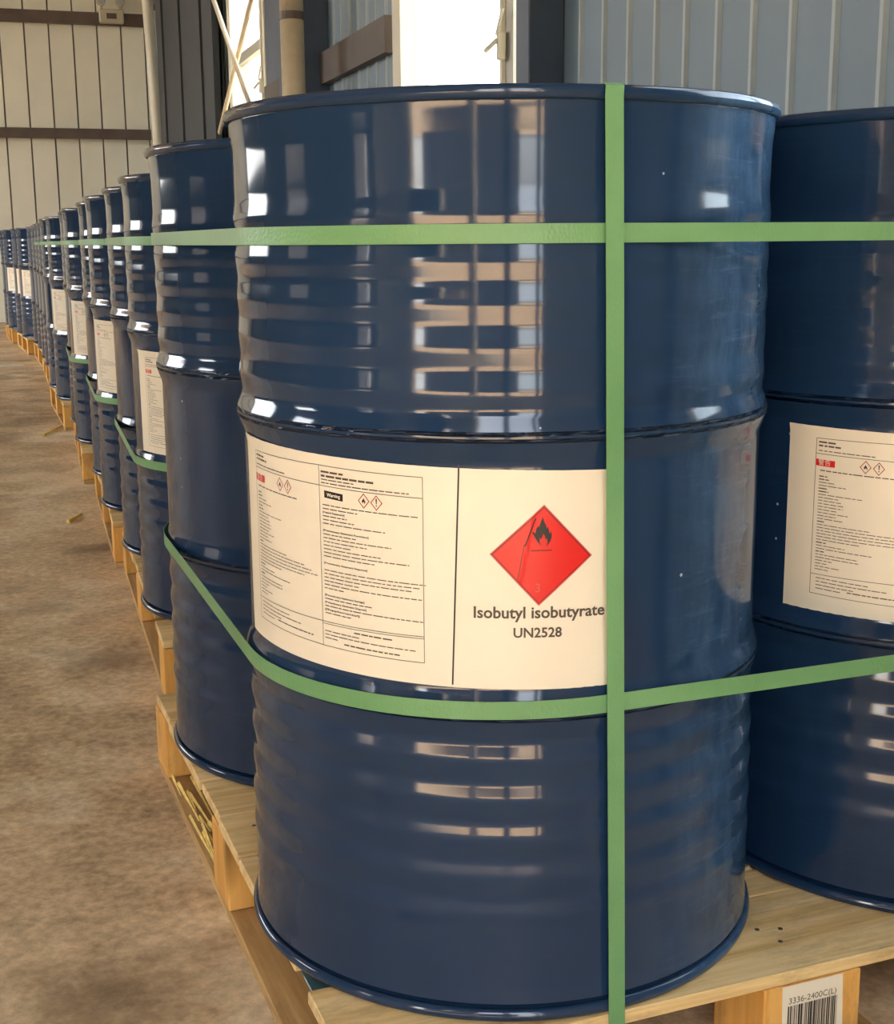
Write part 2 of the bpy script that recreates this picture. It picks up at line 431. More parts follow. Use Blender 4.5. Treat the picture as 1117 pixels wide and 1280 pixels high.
# downpipe by the second column, corner pipe, brace rods
o = empty('downpipe', B((1.56, 7.4, 0)))
mb = MB(); mb.tube((0, 0, 0), (0, 0, 2.065), 0.064, M['pipe'], 20); mb.tube((0, 0, 2.075), (0, 0, H_IN-0.3), 0.064, M['pipe'], 20); mb.build('pipe', o, True)
mb = MB(); mb.tube((0, 0, 2.05), (0, 0, 2.09), 0.069, M['purlin'], 20); mb.build('coupling', o)
tag(o, 'cream vertical downpipe with a dark joint ring in front of steel column', 'pipe')
o = empty('corner_pipe', B((1.69, 15.4, 0)))
mb = MB(); mb.tube((0.08, 0, 0), (-0.06, 0, H_IN-0.4), 0.06, M['frame'], 16); mb.build('pipe', o, True)
for bx_, bz_ in ((0.05, 1.2), (-0.03, 4.0)):
    mb = MB(); mb.box((bx_, 0.05, bz_), (0.16, 0.10, 0.05), M['steel']); mb.build('bracket', o)
tag(o, 'pale slightly leaning pipe in the far corner of the hall', 'pipe')
for (a, b, lab) in (((1.70, 11.65, 3.17), (1.70, 8.62, 1.22), 'pale brace rod sloping down to the right before the far window'),
                    ((1.755, 9.15, 2.76), (1.755, 12.1, 1.40), 'pale brace rod sloping down to the left before the far window')):
    mb = MB(); A, Bq = B(a), B(b); mb.tube(A, Bq, 0.018, M['rod'], 10); o = mb.build('brace_rod', None, True); tag(o, lab, 'rod')

# ---- north wall: cream sheets with dark seams, two purlins, twin-head emergency lamp
mb = MB(); mb.box(((E_IN+W_IN)/2, N_IN+0.12, 0.1), (E_IN-W_IN+0.2, 0.12, 0.2), M['steel'], B)
north = struct('wall_north', mb, label='cream sheet end wall of the hall')
me = None
P2 = 0.264; x = 0.13 - P2*29
while x < E_IN:
    if me is None:
        b = MB(); h = H_IN
        vs = []
        for (u, v) in ((0.008, 0), (P2-0.008, 0), (P2-0.006, 0.02), (P2, 0.012), (P2, 0.05), (0, 0.05), (0, 0.008), (0.006, 0.02)):
            vs += [(u, v, 0), (u, v, h)]
        b.add(vs, [(0, 2, 3, 1)], M['cream'])
        b.add(vs, [(2*i, 2*((i+1) % 8), 2*((i+1) % 8)+1, 2*i+1) for i in (1, 2, 6, 7)], M['creamrib'])
        b.add(vs, [(2*i, 2*((i+1) % 8), 2*((i+1) % 8)+1, 2*i+1) for i in (3, 4, 5)], M['cream'])
        me = b.mesh('end_wall_sheet')
    o = bpy.data.objects.new('end_wall_sheet', me); COL.objects.link(o); o.parent = north
    o.matrix_local = Matrix(((EE.x, EN.x, 0, 0), (EE.y, EN.y, 0, 0), (0, 0, 1, 0), (0, 0, 0, 1))); o.location = B((x, N_IN, 0))
    x += P2
for z, h in ((3.37, 0.13), (2.115, 0.11), (0.9, 0.11), (4.6, 0.12)):
    mb = MB(); mb.box(((E_IN+W_IN)/2-0.05, N_IN-0.05, z), (E_IN-W_IN-0.15, 0.08, h), M['purlin'], B); mb.build('purlin', north)
o = empty('emergency_lamp', B((1.345, N_IN-0.13, 3.37)), -TH)
mb = MB(); mb.box((0, 0, 0.02), (0.27, 0.08, 0.15), M['fit'], None, 0.012); bx = mb.build('housing', o)
mb = MB(); mb.box((0, -0.042, 0.02), (0.11, 0.004, 0.06), M['purlin']); mb.build('front_plate', bx)
for sx in (-0.105, 0.105):
    mb = MB(); mb.tube((sx, 0, 0.09), (sx, 0, 0.14), 0.015, M['fit'], 8); mb.tube((sx, 0.03, 0.185), (sx, -0.04, 0.185), 0.052, M['fit'], 18)
    hd = mb.build('lamp_head', o)
    mb = MB(); mb.tube((sx, -0.04, 0.185), (sx, -0.046, 0.185), 0.046, M['lens'], 18); mb.build('lens', hd)
tag(o, 'twin headed emergency lamp on the upper purlin of the cream end wall', 'lamp')

# ---- south wall behind the camera with a doorway and a half raised roller shutter; west wall with openings; both unseen, openings shaped for light and reflections
def wall_with_openings(name, horiz, fixed, lo, hi, opens, mat):
    """horiz 'e' or 'n': the axis the wall runs along; opens: (a0, a1, z0, z1)"""
    mb = MB(); t = 0.14
    def bx(a0, a1, z0, z1):
        if a1-a0 < 1e-3 or z1-z0 < 1e-3: return
        if horiz == 'e': mb.box(((a0+a1)/2, fixed, (z0+z1)/2), (a1-a0, t, z1-z0), mat, B)
        else: mb.box((fixed, (a0+a1)/2, (z0+z1)/2), (t, a1-a0, z1-z0), mat, B)
    cur = lo
    for a0, a1, z0, z1 in sorted(opens):
        bx(cur, a0, 0, H_IN); bx(a0, a1, 0, z0); bx(a0, a1, z1, H_IN); cur = a1
        c = ((a0+a1)/2, fixed, (z0+z1)/2) if horiz == 'e' else (fixed, (a0+a1)/2, (z0+z1)/2)
        portal(c, a1-a0, z1-z0, EN if horiz == 'e' else EE)
    bx(cur, hi, 0, H_IN)
    return struct(name, mb)
ws = wall_with_openings('wall_south', 'e', S_IN-0.07, W_IN-0.14, E_IN+0.14, [(-1.07, 0.30, 0, 3.2), (-1.85, -1.22, 0, 1.25), (-2.05, -1.85, 0, 2.6), (-3.4, -2.05, 0, 1.25)], M['cream'])
mb = MB()
for i in range(22): mb.box((-2.74, S_IN+0.03, 1.3+i*0.09), (1.36, 0.03, 0.085), M['shutter'], B)
mb.box((-2.74, S_IN+0.10, 3.35), (1.5, 0.3, 0.3), M['shutter'], B)
tag(struct('door_1', mb), 'half raised roller shutter', None)
mb = MB(); mb.box((0.22, S_IN-0.02, 1.6), (0.06, 0.1, 3.2), M['steel'], B); mb.box((-0.36, S_IN-0.02, 1.6), (0.10, 0.1, 3.2), M['steel'], B); struct('trim_2', mb)  # unseen posts added for the dark gaps mirrored in the front drum
wall_with_openings('wall_west', 'n', W_IN-0.07, S_IN-0.14, N_IN+0.14, [(-0.9, -0.1, 0.6, 2.6), (3.6, 5.4, 1.2, 3.7), (8.6, 15.9, 1.5, 4.9)], M['westwall'])
# unseen sheds across the yard and to the west, added to darken reflections
mb = MB(); mb.box((-7.5, -11, 2.4), (9.5, 4, 4.8), M['darkshed'], B); mb.box((5.5, -11, 2.4), (9, 4, 4.8), M['darkshed'], B); mb.box((-18, 7, 2.2), (4, 20, 4.4), M['neighbour'], B); struct('added_shed_wall', mb)

# ------------------------------------------------------------------ pallets
def board_mesh(d, m, bev=0.0015):
    b = MB(); b.box((0, 0, 0), d, m, None, bev); return b.mesh('board')
PX0, PX1, PY0, PY1 = -0.274, 0.856, -0.291, 0.84
DT = 0.015
deck_rows = [(-0.291, -0.138), (-0.135, -0.078), (-0.074, 0.055), (0.060, 0.185), (0.190, 0.312), (0.318, 0.440), (0.446, 0.575), (0.580, 0.705), (0.712, 0.84)]
deck_meshes = {}
bot_mesh = board_mesh((0.11, 1.131, 0.0155), M['boardy'])
blk_mesh = board_mesh((0.122, 0.095, 0.0975), M['block'], 0.002)
def make_pallet(label):
    o = empty('wooden_pallet', (0, 0, 0))
    for i, (a, b) in enumerate(deck_rows):
        key = round(b-a, 3)
        short = 0.10 if i == 1 else 0.0          # the second board is broken off short on the aisle side
        if key not in deck_meshes: deck_meshes[key] = board_mesh((PX1-PX0-short, b-a, DT), M['deckx'])
        c = link('deck_board', deck_meshes[key], o); c.location = ((PX0+PX1)/2 + short/2 + (0.003 if i % 3 == 2 else 0), (a+b)/2, -DT/2 - (0.0012 if i % 2 else 0))
    for x in (PX0+0.061, 0.236, PX1-0.061):
        for y in (PY0+0.0475, 0.3125, PY1-0.0475):
            c = link('block', blk_mesh, o); c.location = (x, y, -DT-0.0012-0.04875)
    for x in (PX0+0.048, 0.291, PX1-0.048):
        c = link('bottom_board', bot_mesh, o); c.location = (x + (0.008 if x < 0 else 0), (PY0+PY1)/2, FLOOR+0.0079)
    return o
def locate(o, x, y, rz): o.location = (x, y, LIFT); o.rotation_euler = (0, 0, rz)
pal = make_pallet('')
tag(pal, 'nearest pine pallet with a barcode sticker, carrying the large front drum', 'pallet', 'wooden pallets under the drums')

# drum positions: (x, y) front drum of each pallet, rear drum of each pallet
ROWS = [((0, 0), (0.008, 0.581)), ((0.082, 1.42), (0.120, 2.00)), ((0.140, 2.60), (0.180, 3.18)), ((0.205, 3.98), (0.247, 4.56)),
        ((0.270, 5.52), (0.286, 6.10)), ((0.372, 7.45), (0.398, 8.03)), ((0.440, 8.90), (0.452, 9.48)), ((0.420, 10.25), (0.415, 10.83)), ((0.385, 11.6), (0.39, 12.18))]
ordinal = ['first', 'second', 'third', 'fourth', 'fifth', 'sixth', 'seventh', 'eighth', 'ninth']
PALS = [(pal, 0.0, Vector((0, 0)))]
for k in range(1, len(ROWS)):
    f, r_ = Vector(ROWS[k][0]), Vector(ROWS[k][1])
    rz = -math.atan2(r_.x-f.x, r_.y-f.y)
    p = copy_tree(pal); p.location = (f.x, f.y, LIFT); p.rotation_euler = (0, 0, rz)
    tag(p, 'pine pallet under the drums, %s from the camera along the row' % ordinal[k], 'pallet', 'wooden pallets under the drums')
    PALS.append((p, rz, f))
for x_, y_ in ((0.222, -0.205), (0.247, -0.213), (0.231, -0.236), (0.238, -0.03), (-0.235, 0.27), (-0.215, 0.335)):
    mb = MB(); mb.tube((x_, y_, -0.004), (x_, y_, 0.0006), 0.0028, M['girt'], 8); mb.build('nail', pal)
# splintered end of the left bottom board of the first pallet (its own pieces)
for i in range(16):
    y0 = 0.50 + 0.26*random.random(); L = 0.07 + 0.14*random.random()
    mb = MB(); a = Vector((PX0+0.002+0.042*random.random(), y0, -0.112+0.006*random.random())); d = Vector((random.uniform(-0.006, 0.010), -L, random.uniform(-0.004, 0.006)))
    wd = 0.002+0.003*random.random()
    vs = [a+Vector((-wd, 0, 0)), a+Vector((wd, 0, 0)), a+Vector((0, 0, wd)), a+d+Vector((-wd*0.3, 0, 0)), a+d+Vector((wd*0.3, 0, 0)), a+d+Vector((0, 0, wd*0.3))]
    mb.add(vs, [(0, 1, 2), (3, 5, 4), (0, 3, 4, 1), (1, 4, 5, 2), (2, 5, 3, 0)], M['raw']); mb.build('splinter', pal)

# ------------------------------------------------------------------ drum
H = 0.8812
def crest(prof, pts, bev=0.0022):
    """straight conical faces between pts with short rounded corners and support loops"""
    for i, (r, z) in enumerate(pts):
        for t in (-1, 1):
            j = i+t
            if 0 <= j < len(pts):
                dr, dz = pts[j][0]-r, pts[j][1]-z; L = math.hypot(dr, dz)
                e = [(r+dr/L*q, z+dz/L*q) for q in ((bev*2.4, bev) if t < 0 else (bev, bev*2.4))]
                prof += e
            elif (t < 0): prof.append((r, z))
            else: prof.append((r, z))
pts = [(0.2850, 0.018), (0.2838, 0.030), (0.2836, 0.096), (0.2850, 0.111), (0.2824, 0.127), (0.2848, 0.150), (0.2819, 0.167), (0.2844, 0.190), (0.2815, 0.2066),
       (0.2841, 0.229), (0.2808, 0.247), (0.2838, 0.2692), (0.2805, 0.2879), (0.2862, 0.3075), (0.2876, 0.3145), (0.2862, 0.3215), (0.2806, 0.3385), (0.2803, 0.40), (0.2803, 0.50),
       (0.2803, 0.5535), (0.2866, 0.5715), (0.2882, 0.578), (0.2866, 0.5845), (0.2810, 0.599), (0.2836, 0.6175), (0.2815, 0.6371), (0.2834, 0.6572), (0.2818, 0.677), (0.2835, 0.6962),
       (0.2818, 0.7153), (0.2836, 0.7342), (0.2817, 0.7545), (0.2839, 0.7752), (0.2818, 0.7938), (0.2822, 0.84), (0.2843, 0.866), (0.2856, H-0.006)]
prof = []; crest(prof, pts)
R_CH = 0.2900
def ring(zc, sgn):
    r0, h = R_CH-0.0052, 0.0052
    return [(r0 + h*math.cos(a), zc + 1.25*h*math.sin(a)) for a in [2*math.pi*i/14 for i in range(15)]]
def label_r(th, z, amp=1.0):
    """radius of the paper at math angle th (deg) and deck height z; its top edge is wrinkled where it meets the hoop"""
    r = 0.2808 + max(0.0, z-0.5535)*0.36
    if z > 0.535:
        k = (z-0.535)/0.02
        r += 0.0007*k + amp*0.0006*k*(math.sin(th*1.9)*0.5 + math.sin(th*0.83+1.2)*0.5 + 0.3*math.sin(th*4.7))
    # a few soft creases and air bubbles
    r += 0.0004*max(0, 1-abs((th-251.2)-(0.47-z)*-42)/0.7)*(1 if 0.43 < z < 0.53 else 0)
    for (a, b, ra, rb) in ((255.5, 0.527, 0.9, 0.009), (243.0, 0.373, 0.8, 0.012), (247.5, 0.37, 0.7, 0.014), (252.5, 0.383, 0.8, 0.006)):
        d = ((th-a-(z-b)*60)/ra)**2 + ((z-b)/rb)**2
        r += 0.0007*math.exp(-d*2)
    return r
KU = math.degrees(1/0.281)             # degrees per metre of arc
def on_label(th, z, off): 
    a = R(th); r = label_r(th, z) + off
    return (r*math.cos(a), r*math.sin(a), z)
def flat_poly(mb, polys, mat, off, th0=0, z0=0, unit='m', maxlen=0.006):
    """polys: outlines (first outer, others holes); unit 'm': local metres about (th0, z0); 'deg': absolute (deg, z)"""
    tri = tessellate_polygon([[Vector((p[0], p[1], 0)) for p in pl] for pl in polys])
    allp = [p for pl in polys for p in pl]
    bm = bmesh.new(); vs = [bm.verts.new((p[0] if unit == 'm' else p[0]/KU, p[1], 0)) for p in allp]
    for t in tri:
        try: bm.faces.new([vs[i] for i in t])
        except ValueError: pass
    for _ in range(5):
        es = [e for e in bm.edges if e.calc_length() > maxlen]
        if not es: break
        bmesh.ops.subdivide_edges(bm, edges=es, cuts=1)
        bmesh.ops.triangulate(bm, faces=bm.faces[:])
    bm.verts.index_update()
    V = []
    for v in bm.verts:
        th = v.co.x*KU + (th0 if unit == 'm' else 0); V.append(on_label(th, v.co.y + (z0 if unit == 'm' else 0), off))
    F = []
    for f in bm.faces:
        idx = [v.index for v in f.verts]
        F.append(idx if f.normal.z > 0 else idx[::-1])
    bm.free(); mb.add(V, F, mat)
def stroke(mb, p, q, wdt, mat, off=0.0005):
    """line between absolute (deg, z) points, width in metres"""
    a = Vector((p[0]/KU, p[1])); b = Vector((q[0]/KU, q[1])); d = (b-a).normalized(); nn = Vector((-d.y, d.x))*wdt/2
    flat_poly(mb, [[((v.x)*KU, v.y) for v in (a-nn, b-nn, b+nn, a+nn)]], mat, off, unit='deg')
def text_mesh(s, size, bold=0.0):
    cu_ = bpy.data.curves.new('txt', 'FONT'); cu_.body = s; cu_.size = size; cu_.resolution_u = 3; cu_.offset = bold
    to = bpy.data.objects.new('txt', cu_); COL.objects.link(to)
    dg = bpy.context.evaluated_depsgraph_get(); ev = to.evaluated_get(dg); me = ev.to_mesh()
    V = [v.co.copy() for v in me.vertices]; F = [list(p.vertices) for p in me.polygons]
    ev.to_mesh_clear(); bpy.data.objects.remove(to); bpy.data.curves.remove(cu_)
    return V, F
def text_on(mb, s, th0, z0, mat, width=None, size=0.01, bold=0.0, off=0.0005, slope=0.0, height=None):
    V, F = text_mesh(s, size, bold)
    if not V: return
    x0 = min(v.x for v in V); x1 = max(v.x for v in V)
    kx = width/(x1-x0) if width else 1.0
    ky = kx if height is None else height
    P_ = [on_label(th0 + (v.x-x0)*kx*KU, z0 + v.y*ky + (v.x-x0)*kx*slope, off) for v in V]
    mb.add(P_, F, mat)

SL = -0.0035/(22.6/KU)        # the sheet is pasted slightly askew: it drops to the right
def label_sheet(mb, th_a, th_b, zt_a, zt_b, zb_a, zb_b):
    nx, nz = 72, 22; V = []; F = []
    for j in range(nz+1):
        for i in range(nx+1):
            u = i/nx; q = j/nz; th = th_a + (th_b-th_a)*u
            z = (zb_a+(zb_b-zb_a)*u)*(1-q) + (zt_a+(zt_b-zt_a)*u)*q
            V.append(on_label(th, z, 0.0))
    for j in range(nz):
        for i in range(nx):
            a = j*(nx+1)+i; F.append((a, a+1, a+nx+2, a+nx+1))
    mb.add(V, F, M['paper'])
rnd = random.Random(3)
def ink_line(mb, th, z, length, h=0.0011, off=0.0005, mat=None, slope=None):
    """a line of print too small to read: word-sized dashes of ink"""
    x = 0.0; sl = SL if slope is None else slope
    while x < length:
        wl = min(rnd.uniform(0.003, 0.011), length-x)
        if wl > 0.001:
            t0 = th + x*KU; z0 = z + x*sl; t1 = t0 + wl*KU; z1 = z0 + wl*sl
            flat_poly(mb, [[(t0, z0-h/2), (t1, z1-h/2), (t1, z1+h/2), (t0, z0+h/2)]], mat or M['ink'], off, unit='deg', maxlen=0.02)
        x += wl + rnd.uniform(0.0009, 0.0016)
def diamond(mb, th, z, hu, hv, wdt, mat, off=0.0006):
    o_ = [(th, z+hv), (th-hu*KU, z), (th, z-hv), (th+hu*KU, z)]
    k = 1-wdt/ (hu*0.7071); i_ = [(th, z+hv*k), (th-hu*k*KU, z), (th, z-hv*k), (th+hu*k*KU, z)]
    for a in range(4):
        b = (a+1) % 4; flat_poly(mb, [[o_[a], o_[b], i_[b], i_[a]]], mat, off, unit='deg')
FLAME = [(-0.10, -0.95), (-0.42, -0.62), (-0.62, -0.30), (-0.80, 0.02), (-0.66, 0.00), (-0.56, -0.10), (-0.50, 0.20), (-0.36, 0.42), (-0.30, 0.30), (-0.18, 0.62), (-0.02, 1.0), (0.06, 0.72), (0.22, 0.44), (0.28, 0.20), (0.36, 0.36),
         (0.44, 0.10), (0.50, -0.14), (0.62, 0.06), (0.66, -0.30), (0.56, -0.62), (0.26, -0.98), (0.34, -0.66), (0.30, -0.42), (0.20, -0.52), (0.12, -0.24), (0.02, -0.10), (-0.06, -0.34), (-0.14, -0.50), (-0.22, -0.36), (-0.26, -0.62)]

def make_label(full):
    """left sheet with the safety text; the full one goes on to the hazard sheet on its right"""
    sh = MB()
    if full: label_sheet(sh, 177.2, 268.6, 0.5580, 0.5455, 0.3465, 0.3385)
    else: label_sheet(sh, 177.2, 239.0, 0.5580, 0.5520, 0.3465, 0.3450)
    lab = sh.mesh('paper_label', True)
    pr = MB()
    A, Bm, C_ = 184.4, 208.9, 232.1
    zt, z2 = (0.5440, 0.5435, 0.5398), (0.5270, 0.5240, 0.5202); z3, zb = (0.3905, 0.3897, 0.3885), (0.3680, 0.3652, 0.3630)
    lw = 0.0006
    for z in (zt, z2, z3, zb):
        stroke(pr, (A, z[0]), (Bm, z[1]), lw, M['ink']); stroke(pr, (Bm, z[1]), (C_, z[2]), lw, M['ink'])
    stroke(pr, (Bm, 0.3985-0.011), (C_, 0.3835-0.003+0.006), lw, M['ink'])
    for t_, a, b in ((A, zt[0], zb[0]), (Bm, zt[1]+0.0, zb[1]), (C_, zt[2], zb[2])): stroke(pr, (t_, a), (t_, b), lw, M['ink'])
    # left column
    for z, L in ((0.5400, 0.020), (0.5360, 0.026), (0.5305, 0.064)): ink_line(pr, A+0.6, z, L, 0.0018 if L < 0.03 else 0.001)
    ink_line(pr, A+1.2, 0.5085, 0.082)
    z = 0.502
    for L in (0.010, 0.012, 0.020, 0.032, 0.010, 0.012, 0.052, 0.024, 0.028, 0.030, 0.030, 0.024, 0.036, 0.022, 0.030, 0.010, 0.060, 0.090, 0.102, 0.110, 0.090, 0.050, 0.012, 0.034, 0.066, 0.012, 0.050, 0.050, 0.020, 0.014, 0.030, 0.016):
        ink_line(pr, A+1.0, z, L, 0.0012 if L < 0.013 else 0.0008); z -= 0.0034
    for z, L in ((0.3865, 0.06), (0.3825, 0.080), (0.3785, 0.044), (0.3745, 0.03)): ink_line(pr, A+1.4, z, L, 0.0009)
    ink_line(pr, A+9, 0.3745, 0.062, 0.0012)
    # right column
    for z, L, h in ((0.5375, 0.030, 0.0018), (0.5335, 0.064, 0.0020), (0.5300, 0.040, 0.001), (0.5268, 0.098, 0.001)): ink_line(pr, Bm+0.5, z, L, h)
    z = 0.5055; zs = []
    body = [(0, 0.105), (0, 0.042), ('[Hazard Statement]', 0.027), (0, 0.030), (0, 0.038), (0, 0.072), None, ('[Precautionary Statement Prevention]', 0.054), (0, 0.040), (0, 0.078), (0, 0.052), (0, 0.034), (0, 0.068), (0, 0.096), (0, 0.060),
            None, ('[Precautionary Statement Response]', 0.052), None, (0, 0.112), (0, 0.106), (0, 0.098), (0, 0.042), (0, 0.108), (0, 0.024), None, ('[Precautionary Statement Storage]', 0.048), (0, 0.056), ('[Precautionary Statement Disposal]', 0.050), (0, 0.110), ('[Supplemental]', 0.042), (0, 0.032)]
    for it in body:
        if it is None: z -= 0.0033; continue
        if it[0]: text_on(pr, it[0], Bm+0.8, z-0.0008, M['black'], width=it[1], size=0.0035, bold=0.00008, slope=SL, height=0.72)
        else: ink_line(pr, Bm+0.8, z, it[1], 0.0009)
        z -= 0.0036
    for t_, z, L, h in ((Bm+8, 0.3835, 0.042, 0.0013), (Bm+0.6, 0.3805, 0.044, 0.0009), (Bm+0.6, 0.3770, 0.104, 0.0009), (Bm+0.6, 0.3735, 0.016, 0.0009), (Bm+5.5, 0.3700, 0.062, 0.0013)): ink_line(pr, t_, z, L, h)
    pm = [('lettering', pr)]
    rb = MB(); flat_poly(rb, [[(A+0.1, 0.5135), (A+4.7, 0.5128), (A+4.7, 0.5200), (A+0.1, 0.5210)]], M['red'], 0.0005, unit='deg')
    text_on(rb, '警告', A+0.7, 0.5148, M['paper'], width=0.0145, size=0.0058, off=0.0008)
    pm.append(('red_word_box', rb))
    bb = MB(); flat_poly(bb, [[(Bm+1.3, 0.5125), (Bm+6.0, 0.5108), (Bm+6.0, 0.5178), (Bm+1.3, 0.5195)]], M['black'], 0.0005, unit='deg')
    text_on(bb, 'Warning', Bm+2.0, 0.5141, M['paper'], width=0.0165, size=0.004, bold=0.0001, off=0.0008, slope=SL)
    pm.append(('black_word_box', bb))
    for t_, zc, kind in ((A+11.7, 0.5166, 0), (A+14.6, 0.5160, 1), (Bm+10.9, 0.5138, 0), (Bm+13.7, 0.5130, 1)):
        d = MB(); diamond(d, t_, zc, 0.0064, 0.0074, 0.0008, M['pict'])
        if kind == 0: flat_poly(d, [[(x*0.0030, y*0.0032) for x, y in FLAME]], M['black'], 0.0006, t_, zc)
        else:
            flat_poly(d, [[(-0.0007, 0.004), (-0.0004, -0.0012), (0.0004, -0.0012), (0.0007, 0.004)][::-1]], M['black'], 0.0006, t_, zc)
            flat_poly(d, [[(-0.0006, -0.0022), (-0.0006, -0.0034), (0.0006, -0.0034), (0.0006, -0.0022)]], M['black'], 0.0006, t_, zc)
        pm.append(('pictogram', d))
    if full:
        d = MB(); T, L_, R_, Bt = (254.87, 0.5158), (244.70, 0.4702), (264.2, 0.4664), (253.94, 0.4206)
        cen = (sum(p[0] for p in (T, L_, R_, Bt))/4, sum(p[1] for p in (T, L_, R_, Bt))/4)
        def sc(k): return [(cen[0]+(p[0]-cen[0])*k, cen[1]+(p[1]-cen[1])*k) for p in (T, L_, Bt, R_)]
        flat_poly(d, [sc(1.0)], M['rim_red'], 0.0003, unit='deg', maxlen=0.004)
        flat_poly(d, [sc(0.965)], M['dred'], 0.0005, unit='deg', maxlen=0.004)
        flat_poly(d, [sc(0.932)], M['red'], 0.0007, unit='deg', maxlen=0.004)
        flat_poly(d, [[(x*0.0125+0.001, y*0.0142) for x, y in FLAME]], M['black'], 0.0009, 254.45, 0.4905)
        flat_poly(d, [[(-0.0098, -0.0006), (0.0098, -0.0006), (0.0098, 0.0006), (-0.0098, 0.0006)]], M['dred'], 0.0009, 254.4, 0.4732)
        stroke(d, (251.2, 0.4790), (249.9, 0.4455), 0.0008, M['dred'], 0.0009); stroke(d, (253.3, 0.5035), (251.3, 0.4775), 0.0012, M['black'], 0.0009)
        text_on(d, '3', 253.3, 0.4340, M['rim_red'], width=0.0042, size=0.007, off=0.0009)
        pm.append(('hazard_diamond', d))
        t = MB()
        text_on(t, 'Isobutyl isobutyrate', 241.7, 0.4098, M['ink'], width=0.1235, size=0.0137, bold=0.0003, slope=-0.010)
        text_on(t, 'UN2528', 249.2, 0.3909, M['ink'], width=0.0452, size=0.0137, bold=0.0003, slope=-0.010)
        pm.append(('title_lettering', t))
        dv = MB(); stroke(dv, (239.05, 0.5525), (237.6, 0.3437), 0.0016, M['black'], 0.0004); pm.append(('divider', dv))
    return lab, [(n_, b_.mesh(n_)) for n_, b_ in pm]
LAB_FULL = make_label(True); LAB_PART = make_label(False)

def drum_meshes(nseg, mat):
    b = MB(); b.lathe(prof, nseg, mat)
    body = b.mesh('body', True)
    b = MB(); b.lathe(ring(H-0.0058, 1), nseg, mat); top = b.mesh('top_rim', True)
    b = MB(); b.lathe(ring(0.0066, -1), nseg, mat); bot = b.mesh('bottom_rim', True)
    b = MB(); b.lathe([(0.2845, H-0.003), (0.280, H-0.016), (0.276, H-0.019), (0.2, H-0.017), (0.001, H-0.017)], nseg, mat)
    lid = b.mesh('lid', True)
    b = MB(); b.lathe([(0.2845, 0.004), (0.279, 0.012), (0.001, 0.010)], nseg, mat); base = b.mesh('bottom_plate', True)
    b = MB(); b.lathe([(0.001, 0.0), (0.030, 0.0), (0.034, -0.004), (0.034, -0.012)][::-1], 20, mat); bung = b.mesh('bung', True)
    return body, top, bot, lid, bung, base
DM = {'dusty': drum_meshes(160, M['drum_dusty']), 'near': drum_meshes(128, M['drum']), 'far': drum_meshes(64, M['drum'])}
def make_drum(kind, labset, rot_label=0.0, dz=0.0):
    d = empty('steel_drum', (0, 0, 0))
    body, top, bot, lid, bung, base = DM[kind]
    link('body', body, d); link('top_rim', top, d); link('bottom_rim', bot, d); link('bottom_plate', base, d); l = link('lid', lid, d)
    for x in (-0.2, 0.2): bb = link('bung', bung, l); bb.location = (x, 0.04, H-0.006)
    if labset:
        s = link('paper_label', labset[0], d); s['label'] = 'white paper safety label'
        s.rotation_euler = (0, 0, R(rot_label)); s.location.z = dz
        for n_, me in labset[1]: link(n_, me, s)
    return d
GR = 'navy blue steel drums standing on pallets in a row'
GAP = 0.0006
main = make_drum('dusty', LAB_FULL)
tag(main, 'large front navy drum with red diamond label and green strap crossing', 'drum', GR)
right = make_drum('near', LAB_PART, 18.5, -0.009); right.location = (0.5815, -0.026, LIFT+GAP)
tag(right, 'navy drum to the right of the front drum, cut by the frame edge, white label', 'drum', GR)
second = make_drum('near', None); second.location = (0.008, 0.581, LIFT+GAP)
tag(second, 'unlabelled navy drum directly behind the front drum on its pallet', 'drum', GR)
main.location.z += GAP
behind = make_drum('near', None); behind.location = (0.590, 0.556, LIFT+GAP)
tag(behind, 'navy drum at the rear right corner of the nearest pallet', 'drum', GR)
far_lab = make_drum('near', LAB_PART); far_plain = make_drum('near', None)
use = {True: far_lab, False: far_plain}
first_use = {True: True, False: True}
desc = {(1, 0): 'navy drum with text label, front one on the second pallet', (1, 1): 'unlabelled navy drum, rear one on the second pallet', (2, 0): 'navy drum with white label strip, front one on the third pallet',
        (2, 1): 'unlabelled navy drum, rear one on the third pallet', (3, 0): 'narrowly visible navy drum with label, front one on the fourth pallet', (3, 1): 'unlabelled navy drum, rear one on the fourth pallet',
        (4, 0): 'small navy drum with white label, front one on the fifth pallet', (4, 1): 'unlabelled navy drum, rear one on the fifth pallet'}
LROT = {(1, 0): (12.5, -0.014), (2, 0): (4.0, -0.016), (3, 0): (13.0, -0.016), (4, 0): (9.0, -0.02), (6, 0): (28.0, -0.01), (7, 0): (22, -0.01), (7, 1): (22, -0.01), (8, 0): (20, -0.01)}
for k in range(1, len(ROWS)):
    for j in (0, 1):
        lb = (k, j) in LROT
        src = use[lb]
        if first_use[lb]: d = src; first_use[lb] = False
        else: d = copy_tree(src)
        x, y = ROWS[k][j]; d.location = (x, y, LIFT+GAP); d.rotation_euler = (0, 0, R(-3.0 + 29*(0 if lb else 1)*k))
        if lb:
            d.rotation_euler = (0, 0, R(LROT[(k, j)][0]))
            for ch in d.children:
                if ch.name.startswith('paper_label'): ch.location.z = LROT[(k, j)][1]
        tag(d, desc.get((k, j)) or '%snavy drum far down the row, %s one on the %s pallet from the camera' % ('labelled ' if lb else '', 'front' if j == 0 else 'rear', ordinal[k]), 'drum', GR)
